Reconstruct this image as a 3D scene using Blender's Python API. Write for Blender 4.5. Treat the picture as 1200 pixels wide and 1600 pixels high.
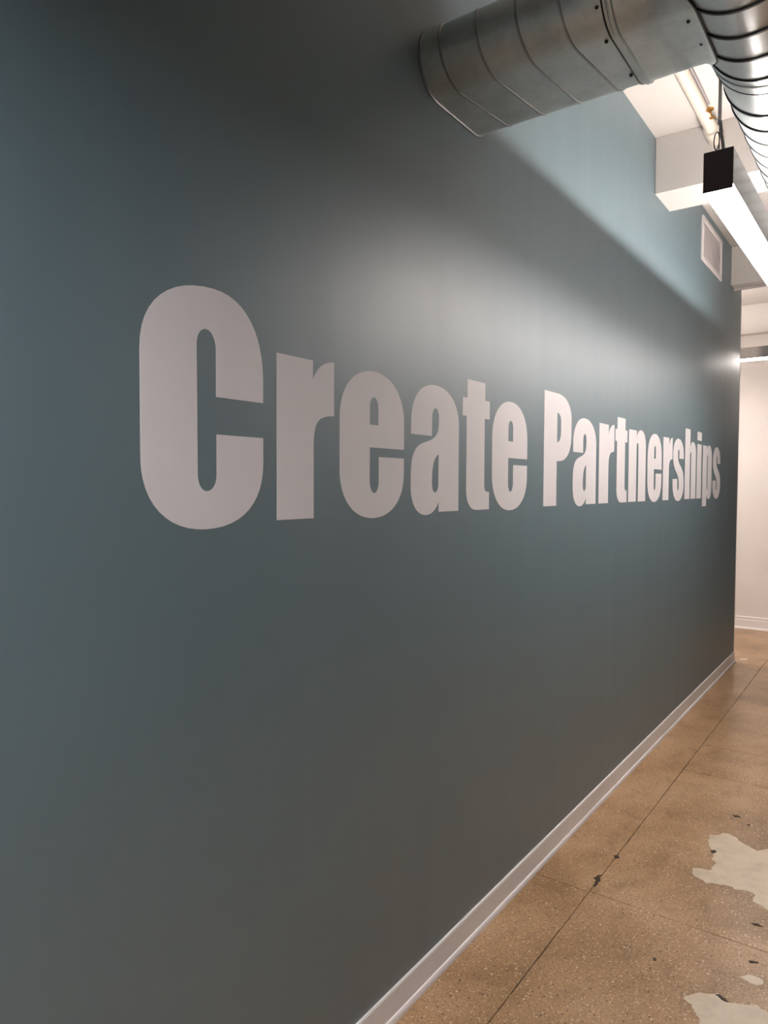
import bpy, bmesh, math, random
from mathutils import Vector, Matrix

for o in list(bpy.data.objects):
    bpy.data.objects.remove(o, do_unlink=True)
S = bpy.context.scene
COL = S.collection
rnd = random.Random(7)

# ------------------------------------------------------------------ camera
YAW, PITCH, ROLL = math.radians(35.86507), math.radians(-2.08402), math.radians(0.21948)
FPX = 1113.62                                    # focal length in pixels of the 1200 x 1600 frame
CAM = Vector((1.118, 0.0, 1.5))
fw = Vector((-math.sin(YAW)*math.cos(PITCH), math.cos(YAW)*math.cos(PITCH), math.sin(PITCH)))
r0 = Vector((math.cos(YAW), math.sin(YAW), 0)); u0 = r0.cross(fw)
rr = math.cos(ROLL)*r0 + math.sin(ROLL)*u0; uu = rr.cross(fw)
cd = bpy.data.cameras.new('camera'); cam = bpy.data.objects.new('camera', cd); COL.objects.link(cam)
cam.matrix_world = Matrix(((rr.x, uu.x, -fw.x, CAM.x), (rr.y, uu.y, -fw.y, CAM.y), (rr.z, uu.z, -fw.z, CAM.z), (0, 0, 0, 1)))
cd.sensor_fit = 'VERTICAL'; cd.sensor_height = 24.0; cd.lens = FPX/1600*24.0
cd.clip_start = 0.02; cd.clip_end = 60
S.camera = cam

# ------------------------------------------------------------------ world, exposure, lamp strengths
w = bpy.data.worlds.new('world'); S.world = w; w.use_nodes = True
w.node_tree.nodes['Background'].inputs[0].default_value = (0.9, 0.93, 1, 1)
w.node_tree.nodes['Background'].inputs[1].default_value = 0.02
S.view_settings.view_transform = 'Standard'; S.view_settings.look = 'None'
S.view_settings.exposure = 0.0; S.view_settings.gamma = 1.0; S.view_settings.use_curve_mapping = False
LIGHT = (1.0, 0.90, 0.845)
DOWN, UP = 49.0, 940.0                           # lens and uplight strip radiance of the corridor pendant
DOWN2, UP2 = 62.0, 480.0                         # the pendants in the space beyond
DOWN3, UP3 = 135.0, 40.0                         # the pendant behind the camera

# ------------------------------------------------------------------ helpers
def link(name, me, mat=None, parent=None):
    o = bpy.data.objects.new(name, me); COL.objects.link(o)
    if mat and me is not None: me.materials.append(mat)
    if parent: o.parent = parent
    return o
def bm_obj(name, bm, mat, parent=None, smooth=False):
    me = bpy.data.meshes.new(name)
    bmesh.ops.recalc_face_normals(bm, faces=bm.faces)
    bm.to_mesh(me); bm.free()
    if smooth:
        for p in me.polygons: p.use_smooth = True
        me.set_sharp_from_angle(angle=math.radians(smooth if smooth > 1 else 40))
    return link(name, me, mat, parent)
def thing(name, label, cat, loc=(0, 0, 0), group=None):
    o = bpy.data.objects.new(name, None); COL.objects.link(o); o.location = loc; o.empty_display_size = .05
    return tag(o, label, cat, group)
def tag(o, label, cat, group=None):
    o['label'] = label; o['category'] = cat
    if group: o['group'] = group
    return o
def structure(o): o['kind'] = 'structure'; return o
def box(bm, x0, x1, y0, y1, z0, z1, bev=0):
    vs = [bm.verts.new((x, y, z)) for x in (x0, x1) for y in (y0, y1) for z in (z0, z1)]
    fs = [bm.faces.new([vs[i] for i in q]) for q in ((0,1,3,2),(4,6,7,5),(0,4,5,1),(2,3,7,6),(0,2,6,4),(1,5,7,3))]
    if bev:
        es = {e for f in fs for e in f.edges}
        bmesh.ops.bevel(bm, geom=list(es), offset=bev, segments=2, affect='EDGES', profile=.5)
def prism(bm, pts, f0, f1, holes=()):
    """outline pts mapped by f0 / f1 to the two caps; holes are inner outlines"""
    a_edges = []; rings = []
    for ring in (pts,)+tuple(holes):
        va = [bm.verts.new(f0(*p)) for p in ring]; vb = [bm.verts.new(f1(*p)) for p in ring]
        rings.append((va, vb)); n = len(ring)
        for i in range(n): bm.faces.new((va[i], va[(i+1) % n], vb[(i+1) % n], vb[i]))
    for k in (0, 1):
        es = []
        for R_ in rings:
            v = R_[k]
            for i in range(len(v)): es.append(bm.edges.get((v[i], v[(i+1) % len(v)])))
        bmesh.ops.triangle_fill(bm, use_beauty=True, use_dissolve=False, edges=es)
def sweep(bm, pts, rad, n=8, closed=False, caps=True):
    """round tube along points; rad a number or a list"""
    pts = [Vector(p) for p in pts]; m = len(pts); rings = []
    up = Vector((0.13, 0.21, 0.97))
    for i, p in enumerate(pts):
        a = pts[i-1] if (i > 0 or closed) else pts[i]; b = pts[(i+1) % m] if (i < m-1 or closed) else pts[i]
        t = (b-a).normalized()
        if abs(t.dot(up)) > .95: up = Vector((0.97, 0.13, 0.21))
        s = t.cross(up).normalized(); q = s.cross(t).normalized(); up = q
        R_ = rad[i] if isinstance(rad, (list, tuple)) else rad
        rings.append([bm.verts.new(p+R_*(math.cos(k*math.tau/n)*s+math.sin(k*math.tau/n)*q)) for k in range(n)])
    for i in range(m if closed else m-1):
        A, B = rings[i], rings[(i+1) % m]
        for k in range(n): bm.faces.new((A[k], A[(k+1) % n], B[(k+1) % n], B[k]))
    if caps and not closed: bm.faces.new(rings[0]); bm.faces.new(rings[-1])
def loft(bm, rings, cap=True):
    R_ = [[bm.verts.new(p) for p in r] for r in rings]; n = len(R_[0])
    for a, b in zip(R_, R_[1:]):
        for k in range(n): bm.faces.new((a[k], a[(k+1) % n], b[(k+1) % n], b[k]))
    if cap: bm.faces.new(R_[0]); bm.faces.new(R_[-1])

# ------------------------------------------------------------------ materials
def mat(name, col, rough=.5, metal=0.0, spec=.5):
    m = bpy.data.materials.new(name); m.use_nodes = True
    b = m.node_tree.nodes['Principled BSDF']
    b.inputs['Base Color'].default_value = (*col, 1); b.inputs['Roughness'].default_value = rough
    b.inputs['Metallic'].default_value = metal; b.inputs['Specular IOR Level'].default_value = spec
    return m, m.node_tree, b
def node(nt, t, **kw):
    n = nt.nodes.new(t)
    for k, v in kw.items():
        if k in n.inputs: n.inputs[k].default_value = v
        else: setattr(n, k, v)
    return n
def ramp(nt, fac, stops, interp='LINEAR'):
    r = nt.nodes.new('ShaderNodeValToRGB'); r.color_ramp.interpolation = interp
    e = r.color_ramp.elements
    while len(e) < len(stops): e.new(0.5)
    for x, (p, c) in zip(e, stops): x.position = p; x.color = (*c, 1) if len(c) == 3 else c
    nt.links.new(fac, r.inputs[0]); return r
def objcoord(nt, scale=(1, 1, 1), rot=(0, 0, 0)):
    t = nt.nodes.new('ShaderNodeTexCoord'); mp = nt.nodes.new('ShaderNodeMapping')
    mp.inputs['Scale'].default_value = scale; mp.inputs['Rotation'].default_value = rot
    nt.links.new(t.outputs['Object'], mp.inputs[0]); return mp.outputs[0]
def mix(nt, fac, a, b, blend='MIX'):
    m = nt.nodes.new('ShaderNodeMix'); m.data_type = 'RGBA'; m.blend_type = blend
    for s, v in ((m.inputs[0], fac), (m.inputs[6], a), (m.inputs[7], b)):
        if hasattr(v, 'is_linked'): nt.links.new(v, s)
        elif isinstance(v, (int, float)): s.default_value = v
        else: s.default_value = (*v, 1)
    return m.outputs[2]
def paint(name, col, rough, bump=.05, scale=260, streak=0.0, spec=.5, coat=0.0):
    m, nt, b = mat(name, col, rough, 0, spec)
    b.inputs['Coat Weight'].default_value = coat; b.inputs['Coat Roughness'].default_value = .74; b.inputs['Coat IOR'].default_value = 1.9
    n1 = node(nt, 'ShaderNodeTexNoise', Scale=scale, Detail=2.0); nt.links.new(objcoord(nt), n1.inputs['Vector'])
    n2 = node(nt, 'ShaderNodeTexNoise', Scale=1.0, Detail=3.0); nt.links.new(objcoord(nt, (9, 9, .5)), n2.inputs['Vector'])
    bp = node(nt, 'ShaderNodeBump', Strength=bump, Distance=.002); nt.links.new(n1.outputs[0], bp.inputs['Height'])
    nt.links.new(bp.outputs[0], b.inputs['Normal'])
    if streak:
        rg = nt.nodes.new('ShaderNodeMapRange'); rg.inputs[1].default_value = .3; rg.inputs[2].default_value = .7
        rg.inputs[3].default_value = rough-streak; rg.inputs[4].default_value = rough+streak
        nt.links.new(n2.outputs[0], rg.inputs[0]); nt.links.new(rg.outputs[0], b.inputs['Roughness'])
    n3 = node(nt, 'ShaderNodeTexNoise', Scale=1.3, Detail=4.0); nt.links.new(objcoord(nt), n3.inputs['Vector'])
    lo = tuple(c*.96 for c in col); hi = tuple(min(1, c*1.04) for c in col)
    rp = ramp(nt, n3.outputs[0], [(.3, lo), (.7, hi)]); nt.links.new(rp.outputs[0], b.inputs['Base Color'])
    return m
TEAL = paint('teal eggshell paint', (.060, .130, .160), .50, .10, 330, .03, 1.0, 1.0)
TEAL.node_tree.nodes['Principled BSDF'].inputs['IOR'].default_value = 1.65
SLATE = paint('slate blue wall paint', (.075, .115, .14), .45, .08)
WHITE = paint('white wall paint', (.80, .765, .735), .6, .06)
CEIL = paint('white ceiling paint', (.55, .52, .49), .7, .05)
TRIMW = paint('white trim paint', (.87, .835, .82), .35, .02)
VINYL = paint('white matt vinyl film', (.82, .79, .805), .6, .02, 500)
GRILLE = paint('white grille enamel', (.74, .69, .68), .4, .01)
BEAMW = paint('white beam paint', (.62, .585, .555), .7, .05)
PIPEW = paint('cream pipe paint', (.56, .51, .44), .4, .03)
def metal(name, col, r0_, r1_, blot=6.0, bump=.08, dk=.72):
    m, nt, b = mat(name, col, .35, 1.0)
    n1 = node(nt, 'ShaderNodeTexNoise', Scale=blot, Detail=6.0, Roughness=.65); nt.links.new(objcoord(nt), n1.inputs['Vector'])
    n2 = node(nt, 'ShaderNodeTexVoronoi', Scale=60.0); nt.links.new(objcoord(nt), n2.inputs['Vector'])
    rp = ramp(nt, n1.outputs[0], [(.28, tuple(c*dk for c in col)), (.6, col), (.8, tuple(min(1, c*1.1) for c in col))])
    c2 = mix(nt, .06, rp.outputs[0], n2.outputs['Distance'], 'OVERLAY'); nt.links.new(c2, b.inputs['Base Color'])
    rg = nt.nodes.new('ShaderNodeMapRange'); rg.inputs[1].default_value = .3; rg.inputs[2].default_value = .7
    rg.inputs[3].default_value = r0_; rg.inputs[4].default_value = r1_
    nt.links.new(n1.outputs[0], rg.inputs[0]); nt.links.new(rg.outputs[0], b.inputs['Roughness'])
    n3 = node(nt, 'ShaderNodeTexNoise', Scale=14.0, Detail=2.0); nt.links.new(objcoord(nt), n3.inputs['Vector'])
    bp = node(nt, 'ShaderNodeBump', Strength=bump, Distance=.01); nt.links.new(n3.outputs[0], bp.inputs['Height']); nt.links.new(bp.outputs[0], b.inputs['Normal'])
    return m
GALV = metal('galvanised steel', (.68, .73, .73), .29, .36, 3.0, .012, .9)
GALV.node_tree.nodes['Principled BSDF'].inputs['Metallic'].default_value = .6
GALVB = metal('weathered galvanised steel', (.56, .62, .62), .34, .48, 9.0, .05, .78)
GALVB.node_tree.nodes['Principled BSDF'].inputs['Metallic'].default_value = .85
SEAM = metal('seam steel', (.42, .42, .42), .30, .42)
DARKSEAM = mat('seam with painted dark reflection', (.045, .044, .044), .32, .7)[0]  # near seams: dark reflection of the dim corridor put into the colour
SEAL = mat('black duct sealant', (.012, .012, .013), .45)[0]
ALU = metal('brushed aluminium housing', (.42, .40, .40), .19, .25, 3.0, .004, .95)
BLACK = mat('black end cap enamel', (.050, .037, .046), .5)[0]
GREYS = mat('grey conduit enamel', (.22, .20, .20), .4)[0]
CABLE = mat('steel cable', (.10, .09, .09), .4, .6)[0]
STEEL = mat('zinc stem', (.80, .74, .72), .4, .0)[0]
BRASS = mat('brass', (.55, .30, .09), .3, 1.0)[0]
BEAD = mat('white corner bead', (.82, .78, .74), .4)[0]
def emit(name, strength, col=LIGHT):
    m = bpy.data.materials.new(name); m.use_nodes = True; nt = m.node_tree; nt.nodes.clear()
    e = node(nt, 'ShaderNodeEmission', Strength=strength); e.inputs[0].default_value = (*col, 1)
    o = nt.nodes.new('ShaderNodeOutputMaterial'); nt.links.new(e.outputs[0], o.inputs[0]); return m
LENS, STRIP = emit('lit diffuser', DOWN), emit('lit uplight strip', UP)
LENS3, STRIP3 = emit('lit diffuser behind', DOWN3, (.98, .935, .96)), emit('lit uplight strip behind', UP3, (.98, .935, .96))
LENS2, STRIP2 = emit('lit diffuser beyond', DOWN2), emit('lit uplight strip beyond', UP2)

def concrete():
    m, nt, b = mat('polished concrete', (.3, .2, .13), .25)
    oc = objcoord(nt)
    big = node(nt, 'ShaderNodeTexNoise', Scale=2.2, Detail=3.5, Roughness=.5, Distortion=.2); nt.links.new(oc, big.inputs['Vector'])
    base = ramp(nt, big.outputs[0], [(.28, (.270, .155, .070)), (.5, (.430, .262, .135)), (.72, (.535, .350, .205))])
    mid = node(nt, 'ShaderNodeTexNoise', Scale=9.0, Detail=5.0, Roughness=.65); nt.links.new(objcoord(nt, (1, .55, 1)), mid.inputs['Vector'])
    mr = ramp(nt, mid.outputs[0], [(.30, (.62, .58, .52)), (.45, (.95, .94, .92)), (.68, (1.10, 1.10, 1.12))])
    c = mix(nt, .8, base.outputs[0], mr.outputs[0], 'MULTIPLY')
    fine = node(nt, 'ShaderNodeTexNoise', Scale=120.0, Detail=4.0, Roughness=.75); nt.links.new(oc, fine.inputs['Vector'])
    fr = ramp(nt, fine.outputs[0], [(.34, (.50, .46, .42)), (.5, (.95, .95, .95)), (.66, (1.45, 1.42, 1.36))])
    c = mix(nt, .6, c, fr.outputs[0], 'MULTIPLY')
    for sc, thr_l, thr_d, rr_ in ((80, .93, .045, .30), (140, .90, .09, .36), (210, .93, .06, .40)):
        v = node(nt, 'ShaderNodeTexVoronoi', Scale=float(sc), Randomness=1.0); nt.links.new(oc, v.inputs['Vector'])
        sep = nt.nodes.new('ShaderNodeSeparateColor'); nt.links.new(v.outputs['Color'], sep.inputs[0])
        near = ramp(nt, v.outputs['Distance'], [(rr_-.12, (1, 1, 1)), (rr_, (0, 0, 0))])
        li = ramp(nt, sep.outputs[0], [(0, (0, 0, 0)), (thr_l, (1, 1, 1))], 'CONSTANT')
        dk = ramp(nt, sep.outputs[1], [(0, (1, 1, 1)), (thr_d, (0, 0, 0))], 'CONSTANT')
        c = mix(nt, mix(nt, 1.0, near.outputs[0], li.outputs[0], 'MULTIPLY'), c, (.80, .66, .48))
        c = mix(nt, mix(nt, 1.0, near.outputs[0], dk.outputs[0], 'MULTIPLY'), c, (.050, .028, .016))
    nt.links.new(c, b.inputs['Base Color'])
    rg = nt.nodes.new('ShaderNodeMapRange'); rg.inputs[3].default_value = .285; rg.inputs[4].default_value = .33
    nt.links.new(fine.outputs[0], rg.inputs[0]); nt.links.new(rg.outputs[0], b.inputs['Roughness'])
    bp = node(nt, 'ShaderNodeBump', Strength=.06, Distance=.002); nt.links.new(fine.outputs[0], bp.inputs['Height']); nt.links.new(bp.outputs[0], b.inputs['Normal'])
    return m
CONC = concrete()
def filler():
    m, nt, b = mat('pale floor filler', (.6, .5, .38), .4)
    n = node(nt, 'ShaderNodeTexNoise', Scale=11.0, Detail=7.0, Roughness=.65); nt.links.new(objcoord(nt), n.inputs['Vector'])
    r_ = ramp(nt, n.outputs[0], [(.25, (.50, .40, .285)), (.5, (.645, .535, .40)), (.75, (.72, .60, .465))]); nt.links.new(r_.outputs[0], b.inputs['Base Color'])
    return m
FILL = filler()
JOINT = mat('joint dirt', (.085, .055, .034), .8)[0]
PIT = mat('dark pit', (.05, .032, .022), .8)[0]

# ------------------------------------------------------------------ large structure
ZC, YE, YW = 3.39, 8.354, 6.668       # ceiling, end wall, end of the painted wall
XR, YB, XL = 2.25, -4.2, -3.0
bm = bmesh.new(); box(bm, -.12, 0, YB, YW-.004, 0, ZC); wl = structure(bm_obj('wall_left', bm, TEAL))
bm = bmesh.new(); box(bm, XR, XR+.1, YB, YE, 0, ZC); structure(bm_obj('wall_right', bm, SLATE))
DX0, DX1, DZ1 = .16, 1.98, 2.08                          # dark doorway in the end wall, right of the picture, mirrored in the paint
bm = bmesh.new(); box(bm, XL-.1, DX0, YE, YE+.1, 0, ZC); box(bm, DX1, XR+.1, YE, YE+.1, 0, ZC); box(bm, DX0, DX1, YE, YE+.1, DZ1, ZC); structure(bm_obj('wall_end', bm, WHITE))
bm = bmesh.new(); box(bm, DX0+.04, DX1-.04, YE+.045, YE+.085, .008, DZ1-.04, .002); door = structure(bm_obj('door_1', bm, mat('dark door stain', (.030, .030, .032), .55)[0]))
bm = bmesh.new(); box(bm, DX0, DX0+.04, YE+.005, YE+.1, 0, DZ1); box(bm, DX1-.04, DX1, YE+.005, YE+.1, 0, DZ1); box(bm, DX0+.04, DX1-.04, YE+.005, YE+.1, DZ1-.04, DZ1); bm_obj('door_frame', bm, mat('dark frame enamel', (.04, .038, .038), .5)[0], door)
bm = bmesh.new(); box(bm, DX1-.14, DX1-.08, YE+.036, YE+.045, .95, 1.15, .003); bm_obj('push_plate', bm, mat('satin steel', (.5, .5, .5), .35, 1.0)[0], door)
bm = bmesh.new(); box(bm, -.12, XR+.1, YB-.1, YB, 0, ZC); structure(bm_obj('wall_back', bm, WHITE))
bm = bmesh.new(); box(bm, XL-.1, XL, YW-1.0, YE, 0, ZC); structure(bm_obj('wall_alcove', bm, WHITE))
bm = bmesh.new(); box(bm, XL, -.12, YW-.14, YW-.02, 0, ZC); structure(bm_obj('wall_return', bm, WHITE))
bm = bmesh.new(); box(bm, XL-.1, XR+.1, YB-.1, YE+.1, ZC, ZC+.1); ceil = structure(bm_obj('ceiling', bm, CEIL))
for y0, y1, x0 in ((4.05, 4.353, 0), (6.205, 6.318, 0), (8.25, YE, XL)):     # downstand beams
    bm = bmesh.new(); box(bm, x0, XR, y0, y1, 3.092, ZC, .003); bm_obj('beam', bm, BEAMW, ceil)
bm = bmesh.new(); box(bm, .0, XR, 6.318, 6.345, 3.075, 3.13, .003); bm_obj('beam_lip', bm, BEAMW, ceil)
# bright corner bead on the free end of the painted wall
bm = bmesh.new(); box(bm, -.121, .0025, YW-.004, YW+.006, .0, 3.08, .002); structure(bm_obj('trim_1', bm, BEAD))

# baseboards
def base(name, prof, shoe, f, y0, y1):
    bm = bmesh.new(); loft(bm, [[f(a, y, z) for a, z in prof] for y in (y0, y1)]); o = structure(bm_obj(name, bm, TRIMW))
    bm = bmesh.new(); loft(bm, [[f(a, y, z) for a, z in shoe] for y in (y0, y1)]); bm_obj('shoe_moulding', bm, TRIMW, o)
    return o
PB = [(0, 0), (.0065, 0), (.0065, .090), (.0045, .0945), (0, .0955)]
PS = [(.0065, 0), (.0135, 0), (.0135, .008), (.012, .0145), (.0095, .0185), (.0065, .020)]
base('baseboard_left', PB, PS, lambda a, y, z: (a, y, z), YB, YW+.004)
PE = [(0, 0), (.014, 0), (.014, .095), (.011, .104), (.011, .114), (.014, .119), (.010, .130), (0, .132)]
PSE = [(.014, 0), (.03, 0), (.03, .008), (.025, .017), (.014, .022)]
base('baseboard_end', PE, PSE, lambda a, y, z: (y, YE-a, z), XL, DX0)
base('baseboard_right', PB, PS, lambda a, y, z: (XR-a, y, z), YB, YE-.04)

# ------------------------------------------------------------------ floor: sub-base, slabs, filler patches
bm = bmesh.new(); box(bm, XL-.1, XR+.1, YB-.1, YE+.1, -.12, -.005); floor = structure(bm_obj('floor', bm, JOINT))
def jag(a, b, step, amp):
    a, b = Vector(a), Vector(b); n = max(1, int((b-a).length/step)); t = (b-a).normalized(); q = Vector((-t.y, t.x))
    return [a+(b-a)*(i/n)+q*(rnd.uniform(-amp, amp) if i else 0) for i in range(n)]
def slab(x0, x1, y0, y1, g=(1, 1, 1, 1)):
    h = .0018; X0, X1, Y0, Y1 = x0+h*g[0], x1-h*g[1], y0+h*g[2], y1-h*g[3]
    P = jag((X0, Y0), (X1, Y0), .05, .0012)+jag((X1, Y0), (X1, Y1), .05, .0012)+jag((X1, Y1), (X0, Y1), .05, .0012)+jag((X0, Y1), (X0, Y0), .05, .0012)
    bm = bmesh.new(); prism(bm, [tuple(p) for p in P], lambda x, y: (x, y, -.005), lambda x, y: (x, y, 0)); bm_obj('slab', bm, CONC, floor)
JX = .222
for y0, y1 in ((YB, .9), (.9, 2.545), (2.545, 6.672), (6.672, YE)): slab(XL if y0 > 6 else 0, JX, y0, y1)
for y0, y1 in ((YB, .9), (.9, 2.55), (2.55, 3.965), (3.965, 4.42), (4.42, YE)): slab(JX, 1.42, y0, y1)
for y0, y1 in ((YB, 1.6), (1.6, 4.42), (4.42, YE)): slab(1.42, XR, y0, y1)
def rough(P, depth=3, amp=.16):
    P = [Vector(p) for p in P]
    for k in range(depth):
        Q = []
        for i, a in enumerate(P):
            b = P[(i+1) % len(P)]; d = b-a; Q.append(a); Q.append((a+b)/2+Vector((-d.y, d.x))*rnd.uniform(-amp, amp))
        P = Q
    return [tuple(p) for p in P]
def patch(P, name='filler_patch', m=None, z=.0009, depth=4, amp=.17):
    bm = bmesh.new(); prism(bm, rough(P, depth, amp), lambda x, y: (x, y, -.002), lambda x, y: (x, y, z)); return bm_obj(name, bm, m or FILL, floor)
FLOOR_PATCHES = [[(0.4881, 3.2725), (0.5294, 3.3266), (0.5622, 3.3348), (0.6027, 3.2948), (0.6278, 3.2756), (0.6757, 3.2447), (0.7115, 3.2928), (0.7669, 3.269), (0.8168, 3.1833), (0.847, 2.9842), (0.8421, 2.8167), (0.8082, 2.8023), (0.776, 2.8082), (0.7206, 2.8405), (0.7258, 2.8816), (0.7121, 2.8968), (0.6564, 2.8817), (0.6466, 2.8958), (0.6065, 2.8844), (0.5604, 2.8626), (0.5438, 2.8811), (0.51, 2.8938), (0.4932, 2.9458), (0.5185, 2.9644), (0.5574, 2.9799), (0.5575, 3.0195), (0.5622, 3.0363), (0.5377, 3.0659), (0.5376, 3.1077), (0.522, 3.1535), (0.5044, 3.1774), (0.4928, 3.2293)], [(0.6371, 2.1705), (0.6531, 2.1969), (0.6896, 2.2311), (0.7167, 2.2545), (0.7336, 2.2266), (0.7557, 2.232), (0.7912, 2.2472), (0.8182, 2.267), (0.8495, 2.2548), (0.8887, 2.2293), (0.8833, 2.13), (0.7422, 2.027), (0.6915, 2.0591), (0.6975, 2.1096), (0.6766, 2.1354), (0.6655, 2.1589), (0.6509, 2.1625)], [(0.7539, 2.3688), (0.7832, 2.3982), (0.8066, 2.4009), (0.8209, 2.3879), (0.8051, 2.357), (0.7895, 2.3571), (0.7726, 2.3643)], [(0.0088, 6.7919), (0.012, 6.8955), (0.048, 6.8933), (0.0844, 6.9204), (0.0803, 6.8169), (0.0465, 6.7775)]]
for P in FLOOR_PATCHES: patch(P)
CHIPS = [[(0.5245, 3.1409), (0.5314, 3.1532), (0.5425, 3.1441), (0.5407, 3.1198), (0.5313, 3.1172)], [(0.7117, 2.2435), (0.7196, 2.2493), (0.7387, 2.2412), (0.7518, 2.2327), (0.7414, 2.2265), (0.7284, 2.2337)], [(0.5324, 3.539), (0.5604, 3.5507), (0.5717, 3.5362), (0.5471, 3.5233)], [(0.7388, 2.69), (0.7595, 2.7002), (0.7772, 2.6933), (0.7572, 2.6855)], [(0.7667, 2.466), (0.7911, 2.4813), (0.794, 2.475), (0.7716, 2.4611)], [(0.5175, 2.3007), (0.5225, 2.3069), (0.5293, 2.2982), (0.5233, 2.2879)], [(0.6041, 3.4796), (0.6145, 3.4873), (0.6159, 3.4666)], [(0.2007, 2.6479), (0.2208, 2.6859), (0.2314, 2.6429), (0.2284, 2.587), (0.2186, 2.5975), (0.2166, 2.6321)], [(0.2125, 2.8573), (0.2256, 2.8773), (0.2354, 2.8535), (0.2245, 2.8404)]]
for P in CHIPS: patch(P, 'chipped_pit', PIT, .0013, 2, .18)

# ------------------------------------------------------------------ wall lettering
def bez(p0, p1, p2, p3, n=12):
    return [tuple((1-t)**3*a+3*t*(1-t)**2*b+3*t*t*(1-t)*c+t**3*d for a, b, c, d in zip(p0, p1, p2, p3)) for t in [i/n for i in range(1, n+1)]]
def path(cmds):
    P = []
    for c in cmds:
        k = c[0]
        if k == 'M' or k == 'L': P.append(c[1:3])
        elif k in 'VH':                      # quarter round leaving vertically / horizontally
            x, y = c[1:3]; a = P[-1]; q = c[3] if len(c) > 3 else .58
            p1 = (a[0], a[1]+(y-a[1])*q) if k == 'V' else (a[0]+(x-a[0])*q, a[1])
            p2 = (a[0]+(x-a[0])*(1-q), y) if k == 'V' else (x, a[1]+(y-a[1])*(1-q))
            P += bez(a, p1, p2, (x, y))
        elif k == 'C': P += bez(P[-1], c[1:3], c[3:5], c[5:7])
    out = []
    for p in P:
        if not out or (abs(p[0]-out[-1][0])+abs(p[1]-out[-1][1])) > 1e-5: out.append(p)
    if abs(out[0][0]-out[-1][0])+abs(out[0][1]-out[-1][1]) < 1e-5: out.pop()
    return out
G = {}   # width, outer outlines, holes (metres, from the baseline)
G['C'] = (.308, [[('M', .308, .254), ('L', .308, .300), ('V', .172, .468, .62), ('H', 0, .325, .62), ('L', 0, .128), ('V', .150, -.011, .62), ('H', .308, .125, .62), ('L', .308, .179),
  ('L', .178, .179), ('L', .178, .098), ('V', .153, .065), ('H', .130, .098), ('L', .129, .352), ('V', .153, .385), ('H', .178, .345), ('L', .178, .254)]], [])
G['r'] = (.198, [[('M', 0, 0), ('L', 0, .369), ('L', .121, .369), ('L', .120, .322), ('C', .134, .354, .157, .371, .198, .375), ('L', .198, .245), ('C', .140, .243, .124, .228, .123, .170), ('L', .123, 0)]], [])
G['e'] = (.280, [[('M', .280, .177), ('L', .280, .245), ('V', .142, .3745, .6), ('H', 0, .245, .6), ('L', 0, .118), ('V', .138, -.0075, .6), ('H', .280, .112, .6), ('L', .280, .153), ('L', .163, .153), ('L', .163, .092),
  ('V', .143, .058), ('H', .1225, .092), ('L', .1225, .177)]], [[('M', .1225, .236), ('L', .1225, .280), ('V', .141, .308), ('H', .160, .278), ('L', .160, .236)]])
G['a'] = (.268, [[('M', 0, .224), ('L', 0, .262), ('V', .128, .3745, .6), ('H', .268, .262, .6), ('L', .268, 0), ('L', .151, 0), ('L', .151, .031), ('C', .134, .004, .108, -.0075, .080, -.0075),
  ('H', 0, .076, .6), ('L', 0, .112), ('C', 0, .215, .082, .196, .122, .219), ('C', .147, .233, .149, .246, .149, .280), ('V', .130, .307), ('H', .111, .276), ('L', .111, .224)]],
  [[('M', .149, .172), ('C', .118, .160, .112, .130, .112, .086), ('V', .130, .058), ('H', .149, .086)]])
G['t'] = (.184, [[('M', .029, .4165), ('L', .151, .4165), ('L', .151, .3595), ('L', .184, .3595), ('L', .184, .300), ('L', .149, .300), ('L', .149, .084), ('C', .149, .062, .156, .058, .184, .058), ('L', .184, 0),
  ('L', .095, 0), ('H', .026, .068, .6), ('L', .026, .300), ('L', 0, .300), ('L', 0, .358), ('L', .029, .358)]], [])
G['P'] = (.284, [[('M', 0, 0), ('L', 0, .4495), ('L', .135, .4495), ('H', .284, .350, .62), ('L', .284, .290), ('V', .150, .180, .62), ('L', .128, .180), ('L', .128, 0)]],
  [[('M', .130, .373), ('L', .130, .255), ('H', .171, .300, .62), ('L', .171, .335), ('V', .130, .373, .62)]])
G['n'] = (.297, [[('M', 0, 0), ('L', 0, .370), ('L', .131, .370), ('L', .131, .336), ('C', .150, .364, .175, .377, .208, .377), ('H', .297, .290, .6), ('L', .297, 0), ('L', .166, 0), ('L', .166, .280), ('V', .149, .308), ('H', .130, .280), ('L', .130, 0)]], [])
G['h'] = (.297, [[('M', 0, 0), ('L', 0, .4535), ('L', .133, .4535), ('L', .133, .340), ('C', .150, .364, .175, .377, .208, .377), ('H', .297, .290, .6), ('L', .297, 0), ('L', .166, 0), ('L', .166, .280), ('V', .149, .308), ('H', .131, .280), ('L', .131, 0)]], [])
G['i'] = (.130, [[('M', 0, 0), ('L', 0, .370), ('L', .130, .370), ('L', .130, 0)], [('M', 0, .3955), ('L', 0, .4535), ('L', .130, .4535), ('L', .130, .3955)]], [])
G['p'] = (.290, [[('M', 0, -.057), ('L', 0, .370), ('L', .124, .370), ('L', .124, .345), ('C', .145, .367, .170, .377, .200, .377), ('H', .290, .290, .6), ('L', .290, .078), ('V', .200, -.0085, .6), ('C', .168, -.0085, .146, .003, .128, .024), ('L', .128, -.057)]],
  [[('M', .128, .085), ('V', .145, .058), ('H', .162, .085), ('L', .162, .282), ('V', .145, .308), ('H', .128, .282)]])
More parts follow.
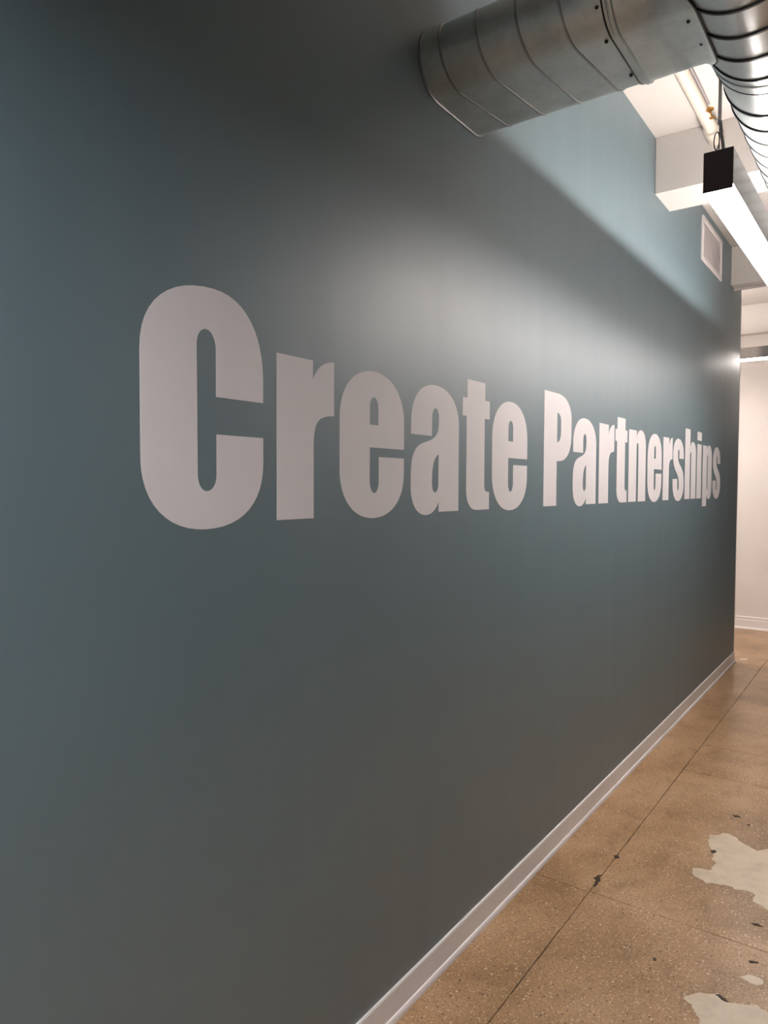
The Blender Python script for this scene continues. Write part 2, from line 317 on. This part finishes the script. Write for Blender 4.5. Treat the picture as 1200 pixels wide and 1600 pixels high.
G['s'] = (.272, [[('M', .265, .255), ('L', .265, .270), ('V', .130, .377, .6), ('H', .004, .272, .6), ('C', .004, .165, .135, .175, .146, .115), ('L', .150, .086), ('V', .131, .056), ('H', .110, .086), ('L', .108, .127), ('L', 0, .127), ('L', 0, .098),
  ('V', .137, -.0095, .6), ('H', .272, .098, .6), ('C', .272, .225, .135, .195, .118, .262), ('L', .116, .288), ('V', .134, .310), ('H', .154, .284), ('L', .154, .255)]], [])
Z0 = 1.4235
def letter(ch, y0, y1, label):
    W, outs, holes = G[ch]; k = (y1-y0)/W; bm = bmesh.new()
    f = lambda x: (lambda u, v: (x, y0+u*k, Z0+v))
    for i, o_ in enumerate(outs):
        prism(bm, path(o_), f(-.0002), f(.0007), [path(h) for h in holes] if i == 0 else ())
    return tag(bm_obj('letter', bm, VINYL), label, 'letter', 'white lettering on the teal wall')
LET = [('C', .791, 1.099, 'white capital C, the largest letter, first of the wall words'),
 ('r', 1.1405, 1.337, 'white lowercase r right after the big capital C'),
 ('e', 1.359, 1.639, 'white lowercase e between the r and the a of the first word'),
 ('a', 1.674, 1.942, 'white lowercase a in the first word, before its t'),
 ('t', 1.965, 2.147, 'white lowercase t in the first word, before its final e'),
 ('e', 2.167, 2.446, 'white lowercase e ending the first word'),
 ('P', 2.599, 2.881, 'white capital P starting the second word'),
 ('a', 2.903, 3.183, 'white lowercase a right after the capital P'),
 ('r', 3.223, 3.433, 'white lowercase r of the second word between its a and t'),
 ('t', 3.450, 3.636, 'white lowercase t of the second word, just before the n'),
 ('n', 3.663, 3.960, 'white lowercase n, the only n on the wall'),
 ('e', 3.998, 4.279, 'white lowercase e right after the n of the second word'),
 ('r', 4.314, 4.518, 'white lowercase r of the second word before its first s'),
 ('s', 4.533, 4.804, 'white lowercase s just before the h of the second word'),
 ('h', 4.833, 5.132, 'white lowercase h, the only h on the wall'),
 ('i', 5.165, 5.296, 'white lowercase dotted i between the h and the p'),
 ('p', 5.340, 5.630, 'white lowercase p with descending stem after the dotted i'),
 ('s', 5.668, 5.945, 'white lowercase s ending the second word, farthest letter')]
for l in LET: letter(*l)

# ------------------------------------------------------------------ wall grille between the beams
v = thing('wall_grille', 'white rectangular return air grille high on the teal wall between beams', 'vent', (0, 5.48, 3.175))
bm = bmesh.new(); y0, y1, z0, z1 = -.317, .317, -.147, .147; fb = .026
for a in ((y0, y1, z1-fb, z1), (y0, y1, z0, z0+fb), (y0, y0+fb, z0+fb, z1-fb), (y1-fb, y1, z0+fb, z1-fb)): box(bm, 0, .012, *a, .002)
bm_obj('grille_frame', bm, GRILLE, v)
bm = bmesh.new(); box(bm, .0002, .001, y0+fb, y1-fb, z0+fb, z1-fb); bm_obj('grille_back', bm, mat('grey grille back', (.40, .37, .36), .6)[0], v)
NL = 14
bm = bmesh.new(); vs = [bm.verts.new(p) for p in ((.001, y0+fb, .004), (.010, y0+fb, -.009), (.010, y1-fb, -.009), (.001, y1-fb, .004))]
q2 = [bm.verts.new(p.co+Vector((.0008, 0, .0014))) for p in vs]
bm.faces.new(vs); bm.faces.new(q2[::-1])
for i in range(4): bm.faces.new((vs[i], vs[(i+1) % 4], q2[(i+1) % 4], q2[i]))
lv = bm_obj('louver', bm, GRILLE, v); pitch = (z1-z0-2*fb)/NL
lv.location = (0, 0, z0+fb+pitch*.5)
for i in range(1, NL):
    c = lv.copy(); COL.objects.link(c); c.parent = v; c.location = (0, 0, z0+fb+pitch*(i+.5))
bm = bmesh.new()
for i in range(24):
    y = y1-fb-.012-i*.024
    if y > y0+fb+.005: box(bm, .0015, .0035, y, y+.0015, z0+fb, z1-fb)
bm_obj('rear_blades', bm, GRILLE, v)['kind'] = 'stuff'

# ------------------------------------------------------------------ main round spiral duct
DX, DZ, DR = .821, 2.725, .160
md = thing('spiral_duct', 'round galvanised spiral duct running along the corridor under the ceiling', 'duct', (DX, 0, DZ))
def ring(R_, y, n=64): return [(R_*math.cos(k*math.tau/n), y, R_*math.sin(k*math.tau/n)) for k in range(n)]
bm = bmesh.new(); loft(bm, [ring(DR, y) for y in (-2.5, -1.0, 0, .5, 1.0, 1.5, 2.0, 2.165)]); bm_obj('duct_section', bm, GALV, md, 40)
bm = bmesh.new(); loft(bm, [ring(DR-.0012, y) for y in (2.166, 3.0, 4.0, 5.0, 6.0, 7.0, 8.24)]); bm_obj('duct_section', bm, GALV, md, 40)
def ridge(y0, y1, R_, name, m):
    """lock seam: a low stepped ridge wound round the duct, pitch .111"""
    bm = bmesh.new(); n0 = int(math.floor((y0-1.866)/.111)); n1 = int(math.ceil((y1-1.866)/.111)); prev = None; N = 56
    for i in range(n0*N, n1*N+1):
        th = -math.tau*i/N; y = 1.866+.111*(i/N)
        if y < y0 or y > y1: continue
        c, s = math.cos(th), math.sin(th)
        cur = [bm.verts.new((R*c, y+dy, R*s)) for R, dy in ((R_-.001, -.0056), (R_+.0044, -.0042), (R_+.0044, .0026), (R_-.001, .0044))]
        if prev:
            for k in range(3): bm.faces.new((prev[k], prev[k+1], cur[k+1], cur[k]))
        prev = cur
    return bm_obj(name, bm, m, md, 40)
ridge(-2.4, 2.12, DR, 'lock_seam', DARKSEAM); ridge(2.282, 2.504, DR-.0012, 'lock_seam', DARKSEAM); ridge(2.504, 8.2, DR-.0025, 'lock_seam', SEAM)
bm = bmesh.new(); loft(bm, [ring(R_, y) for R_, y in ((DR-.001, 2.120), (DR+.0022, 2.121), (DR+.0022, 2.150), (DR+.0050, 2.154), (DR+.0050, 2.162), (DR+.0022, 2.166), (DR+.0022, 2.196), (DR-.001, 2.197))], False)
bm_obj('coupling', bm, GALV, md, 30)
for y in (2.119, 2.199):
    bm = bmesh.new(); sweep(bm, ring(DR+.0012, y, 72), .0026, 6, True); bm_obj('sealant_bead', bm, SEAL, md, 40)
for y in (.6, 3.6, 6.9):
    bm = bmesh.new()
    loft(bm, [[(R_*math.cos(t), yy, R_*math.sin(t)) for R_, yy in ((DR, y-.012), (DR+.0035, y-.012), (DR+.0035, y+.012), (DR, y+.012))] for t in [k*math.tau/48 for k in range(49)]], False)
    sweep(bm, [(0, y, DR), (0, y, ZC-DZ-.001)], .005, 8); box(bm, -.03, .03, y-.03, y+.03, ZC-DZ-.006, ZC-DZ, .001)
    bm_obj('hanger_strap', bm, SEAM, md, 40)

# ------------------------------------------------------------------ flat oval branch duct into the wall
BR, B0, B1, BZ = .096, 1.80, 2.02, 2.710
bd = thing('branch_duct', 'dark flat oval galvanised branch duct going into the teal wall', 'duct', (0, (B0+B1)/2, BZ))
HY = (B1-B0)/2
def oval(R_, n=20):
    """profile in y,z around the branch centre, starting at the far end of the flat bottom"""
    P = [(HY-i*2*HY/6, -R_) for i in range(7)]
    P += [(-HY+R_*math.cos(a), R_*math.sin(a)) for a in [math.pi*1.5-math.pi*i/n for i in range(1, n)]]
    P += [(-HY+i*2*HY/6, R_) for i in range(7)]
    P += [(HY+R_*math.cos(a), R_*math.sin(a)) for a in [math.pi*.5-math.pi*i/n for i in range(1, n)]]
    return P
def oring(R_, x): return [(x, y, z) for y, z in oval(R_)]
bm = bmesh.new(); loft(bm, [oring(BR, x) for x in (-.05, .15, .3, .45, .512)]); bm_obj('duct_section', bm, GALVB, bd, 40)
OV = oval(BR); ln = [0]
for i in range(len(OV)):
    a, b = OV[i], OV[(i+1) % len(OV)]; ln.append(ln[-1]+math.hypot(a[0]-b[0], a[1]-b[1]))
bm = bmesh.new(); prev = None
def out(p): 
    yc = max(-HY, min(HY, p[0])); d = Vector((p[0]-yc, p[1])); return Vector(p), d.normalized()
for turn in range(-1, 5):
    for i in range(len(OV)):
        x = .108+turn*.113-.113*ln[i]/ln[-1]; pass
for turn in range(0, 5):                                    # each winding of the seam, falling towards the wall round the near side
    prev = None
    for i in range(len(OV)+1):
        p, d = out(OV[i % len(OV)]); x = .106+turn*.1135-.113*ln[i]/ln[-1]
        if x < .002 or x > .488: prev = None; continue
        cur = []
        for h, dx in ((-.001, -.0036), (.0030, -.0028), (.0030, .0022), (-.001, .0036)):
            q = p+d*h; cur.append(bm.verts.new((x+dx, q.x, q.y)))
        if prev:
            for k in range(3): bm.faces.new((prev[k], prev[k+1], cur[k+1], cur[k]))
        prev = cur
bm_obj('lock_seam', bm, SEAM, bd, 40)
def saddle(R_, gap):
    """end ring cut to the curve of the round duct"""
    return [(DX-math.sqrt(max(0, (DR+gap)**2-(BZ+z-DZ)**2)), y, z) for y, z in oval(R_)]
bm = bmesh.new(); loft(bm, [oring(R_, x) for R_, x in ((BR-.001, .512), (BR+.002, .5125), (BR+.002, .520), (BR+.0075, .523), (BR+.0085, .528), (BR+.0075, .533), (BR+.002, .536), (BR+.001, .58))]+[saddle(BR+.001, .018), saddle(BR+.008, .012), saddle(BR+.008, .004), saddle(BR-.002, .003)])
bm_obj('saddle_tap', bm, GALVB, bd, 35)
bm = bmesh.new(); sweep(bm, saddle(BR+.008, .0035), .0034, 6, True); bm_obj('saddle_sealant', bm, SEAL, bd, 40)
bm = bmesh.new(); sweep(bm, oring(BR+.002, .511), .0024, 6, True); bm_obj('sealant_bead', bm, SEAL, bd, 40)
bm = bmesh.new(); sweep(bm, oring(BR+.001, .003), .0035, 6, True); bm_obj('wall_collar', bm, SEAM, bd, 40)
for (x, i) in ((.497, 6), (.503, 1), (.499, 12), (.688, 2), (.682, 5)):
    p, d = out(OV[i]); bm = bmesh.new(); c = Vector((x, p.x, p.y)); dd = Vector((0, d.x, d.y))
    sweep(bm, [c-dd*.001, c+dd*.003, c+dd*.0055, c+dd*.0065], [.0045, .0045, .0034, .001], 8); bm_obj('screw', bm, SEAL, bd, 40)

# ------------------------------------------------------------------ linear pendant lamps
LW, LH = .0775, .112
def pendant(name, label, loc, rot, L, lens, strip, near_fix, drop=.0118):
    """local frame: +y along the lamp from its near end, x across, z up from the underside"""
    t = thing(name, label, 'lamp', loc); t.rotation_euler = (0, 0, rot); W = LW/2; wt = .0016; rec = .0138
    bm = bmesh.new()
    for s in (-1, 1):
        a, b = sorted((s*W, s*(W-wt))); box(bm, a, b, .003, L-.003, drop, LH)
    box(bm, -W+wt, W-wt, .003, L-.003, .05, .0515)                 # web between lens and uplight
    box(bm, -W+wt, W-wt, .003, L-.003, LH-rec-.004, LH-rec-.001)   # tray of the uplight
    bm_obj('housing', bm, ALU, t)
    for y in (0, L-.003):
        bm = bmesh.new(); box(bm, -W-.0003, W+.0003, y, y+.003, 0, LH+.0005, .0006); bm_obj('end_cap', bm, BLACK, t)
    bm = bmesh.new(); box(bm, -W, W, .004, L-.004, .0006, drop, .0015 if drop > .005 else .0005); bm_obj('diffuser', bm, lens, t)
    bm = bmesh.new(); loft(bm, [[(a, y, LH-rec+b) for a, b in ((-.0045, -.004), (.0045, -.004), (.0045, -.003), (0, .002), (-.0045, -.003))] for y in (.30, L-.12)]); bm_obj('uplight_strip', bm, strip, t)   # batwing: two sloping faces
    H = ZC-loc[2]
    for y in near_fix:
        far = y > L/2; sx = -.0355-(.03 if far else 0)
        bm = bmesh.new(); sweep(bm, [(-.0345, y, LH-.012), (sx, y, LH+.06), (sx, y, LH+.165)], .0017, 6)
        bm_obj('suspension_cable', bm, CABLE, t, 40)
        bm = bmesh.new(); sweep(bm, [(-.0335, y, LH-.015), (-.034, y, LH+.03), (-.0345, y, LH+.04)], [.0042, .0042, .002], 8); bm_obj('cable_gripper', bm, CABLE, t, 40)
        lp = [(sx-.0075+.0075*math.cos(a), y+.003*math.sin(a), LH+.106+.028*math.sin(a)) for a in [k*math.tau/20 for k in range(20)]]
        bm = bmesh.new(); sweep(bm, lp, .0018, 6, True); bm_obj('cable_loop', bm, BLACK, t, 40)
        bm = bmesh.new(); sweep(bm, [(sx, y, LH+.155), (sx, y, LH+.25), (sx, y, H-.002)], .0052, 8); bm_obj('stem', bm, STEEL, t, 40)
        bm = bmesh.new(); sweep(bm, [(sx, y, LH+.152), (sx, y, LH+.158), (sx, y, LH+.166)], [.005, .0068, .005], 10); bm_obj('stem_collar', bm, ALU, t, 40)
        bm = bmesh.new(); sweep(bm, [(sx, y, H-.025), (sx, y, H-.004), (sx, y, H)], [.03, .05, .05], 20); bm_obj('ceiling_canopy', bm, GREYS, t, 40)
        if not far:
            bm = bmesh.new(); sweep(bm, [(sx+.002, y, LH+.16), (sx+.006, y, LH+.12), (sx+.012, y, LH+.08), (sx+.017, y, LH+.03), (sx+.018, y, LH-.012)], .0048, 8); bm_obj('power_cord', bm, GREYS, t, 40)
    return t
pendant('pendant_lamp', 'long black-ended linear pendant lamp hanging in front of the teal wall', (.6825, 2.199, 2.335), -math.radians(.5), 3.25, LENS, STRIP, (.18, 3.05))
pendant('pendant_lamp', 'dark linear pendant lamp beyond the end of the teal wall, crossing the corridor', (-2.45, 7.20, 2.649), -math.pi/2, 2.80, LENS2, STRIP2, (.13, 2.6))
pendant('pendant_lamp', 'linear pendant lamp behind the viewpoint, outside the picture', (.6825, -3.00, 2.335), 0, 2.95, LENS3, STRIP3, (.18, 2.7), .003)

# ------------------------------------------------------------------ sprinkler pipe and conduit under the ceiling
sp = thing('sprinkler_pipe', 'cream painted sprinkler pipe along the ceiling above the lamp', 'pipe', (.301, 0, 3.315))
bm = bmesh.new(); sweep(bm, [(0, -2.5, 0), (0, 1, 0), (0, 3.0, 0), (0, 3.95, 0)], .0295, 24); bm_obj('pipe', bm, PIPEW, sp, 40)
bm = bmesh.new(); sweep(bm, [(0, 3.93, 0), (0, 3.935, 0), (0, 3.99, 0), (0, 4.0, 0), (0, 4.04, 0), (0, 4.05, 0)], [.031, .040, .040, .036, .046, .046], 24); bm_obj('elbow_collar', bm, PIPEW, sp, 40)
for y in (.2, 2.9):
    bm = bmesh.new(); sweep(bm, [(0, y, .03), (0, y, .075)], .006, 8); bm_obj('pipe_hanger', bm, PIPEW, sp, 40)
O = Vector((.036, 3.715, -.014))
bm = bmesh.new(); sweep(bm, [O+Vector(q) for q in ((0, 0, .006), (.003, 0, -.004), (.005, 0, -.010), (.007, 0, -.016))], [.012, .012, .009, .006], 10); hd = bm_obj('sprinkler_head', bm, BRASS, sp, 40)
hd['label'] = 'small brass sprinkler head'
for sg in (-1, 1):
    bm = bmesh.new(); sweep(bm, [O+Vector(q) for q in ((.006, sg*.006, -.012), (.009, sg*.014, -.022), (.012, sg*.010, -.034), (.014, 0, -.042))], .0028, 6); bm_obj('sprinkler_arm', bm, BRASS, hd, 40)
bm = bmesh.new()
for k in range(10):
    a = k*math.tau/10; p = O+Vector((.015, 0, -.043)); e = Vector((math.cos(a), math.sin(a), 0))
    sweep(bm, [p, p+e*.008, p+e*.014], [.0028, .0028, .0018], 5)
bm_obj('deflector', bm, BRASS, hd)
bm = bmesh.new(); box(bm, O.x-.018, O.x+.022, O.y-.006, O.y+.006, O.z-.006, O.z+.006, .002); bm_obj('sprinkler_boss', bm, BRASS, hd)
cp = thing('conduit', 'thin grey conduit running beside the cream sprinkler pipe on the ceiling', 'conduit', (.338, 0, 3.322))
bm = bmesh.new(); sweep(bm, [(0, -2.5, 0), (0, 1, 0), (0, 3.70, 0)], .0062, 8); bm_obj('tube', bm, GREYS, cp, 40)
bm = bmesh.new(); box(bm, -.004, .004, 1.19, 1.22, .004, .067, .002); bm_obj('conduit_clip', bm, GREYS, cp)
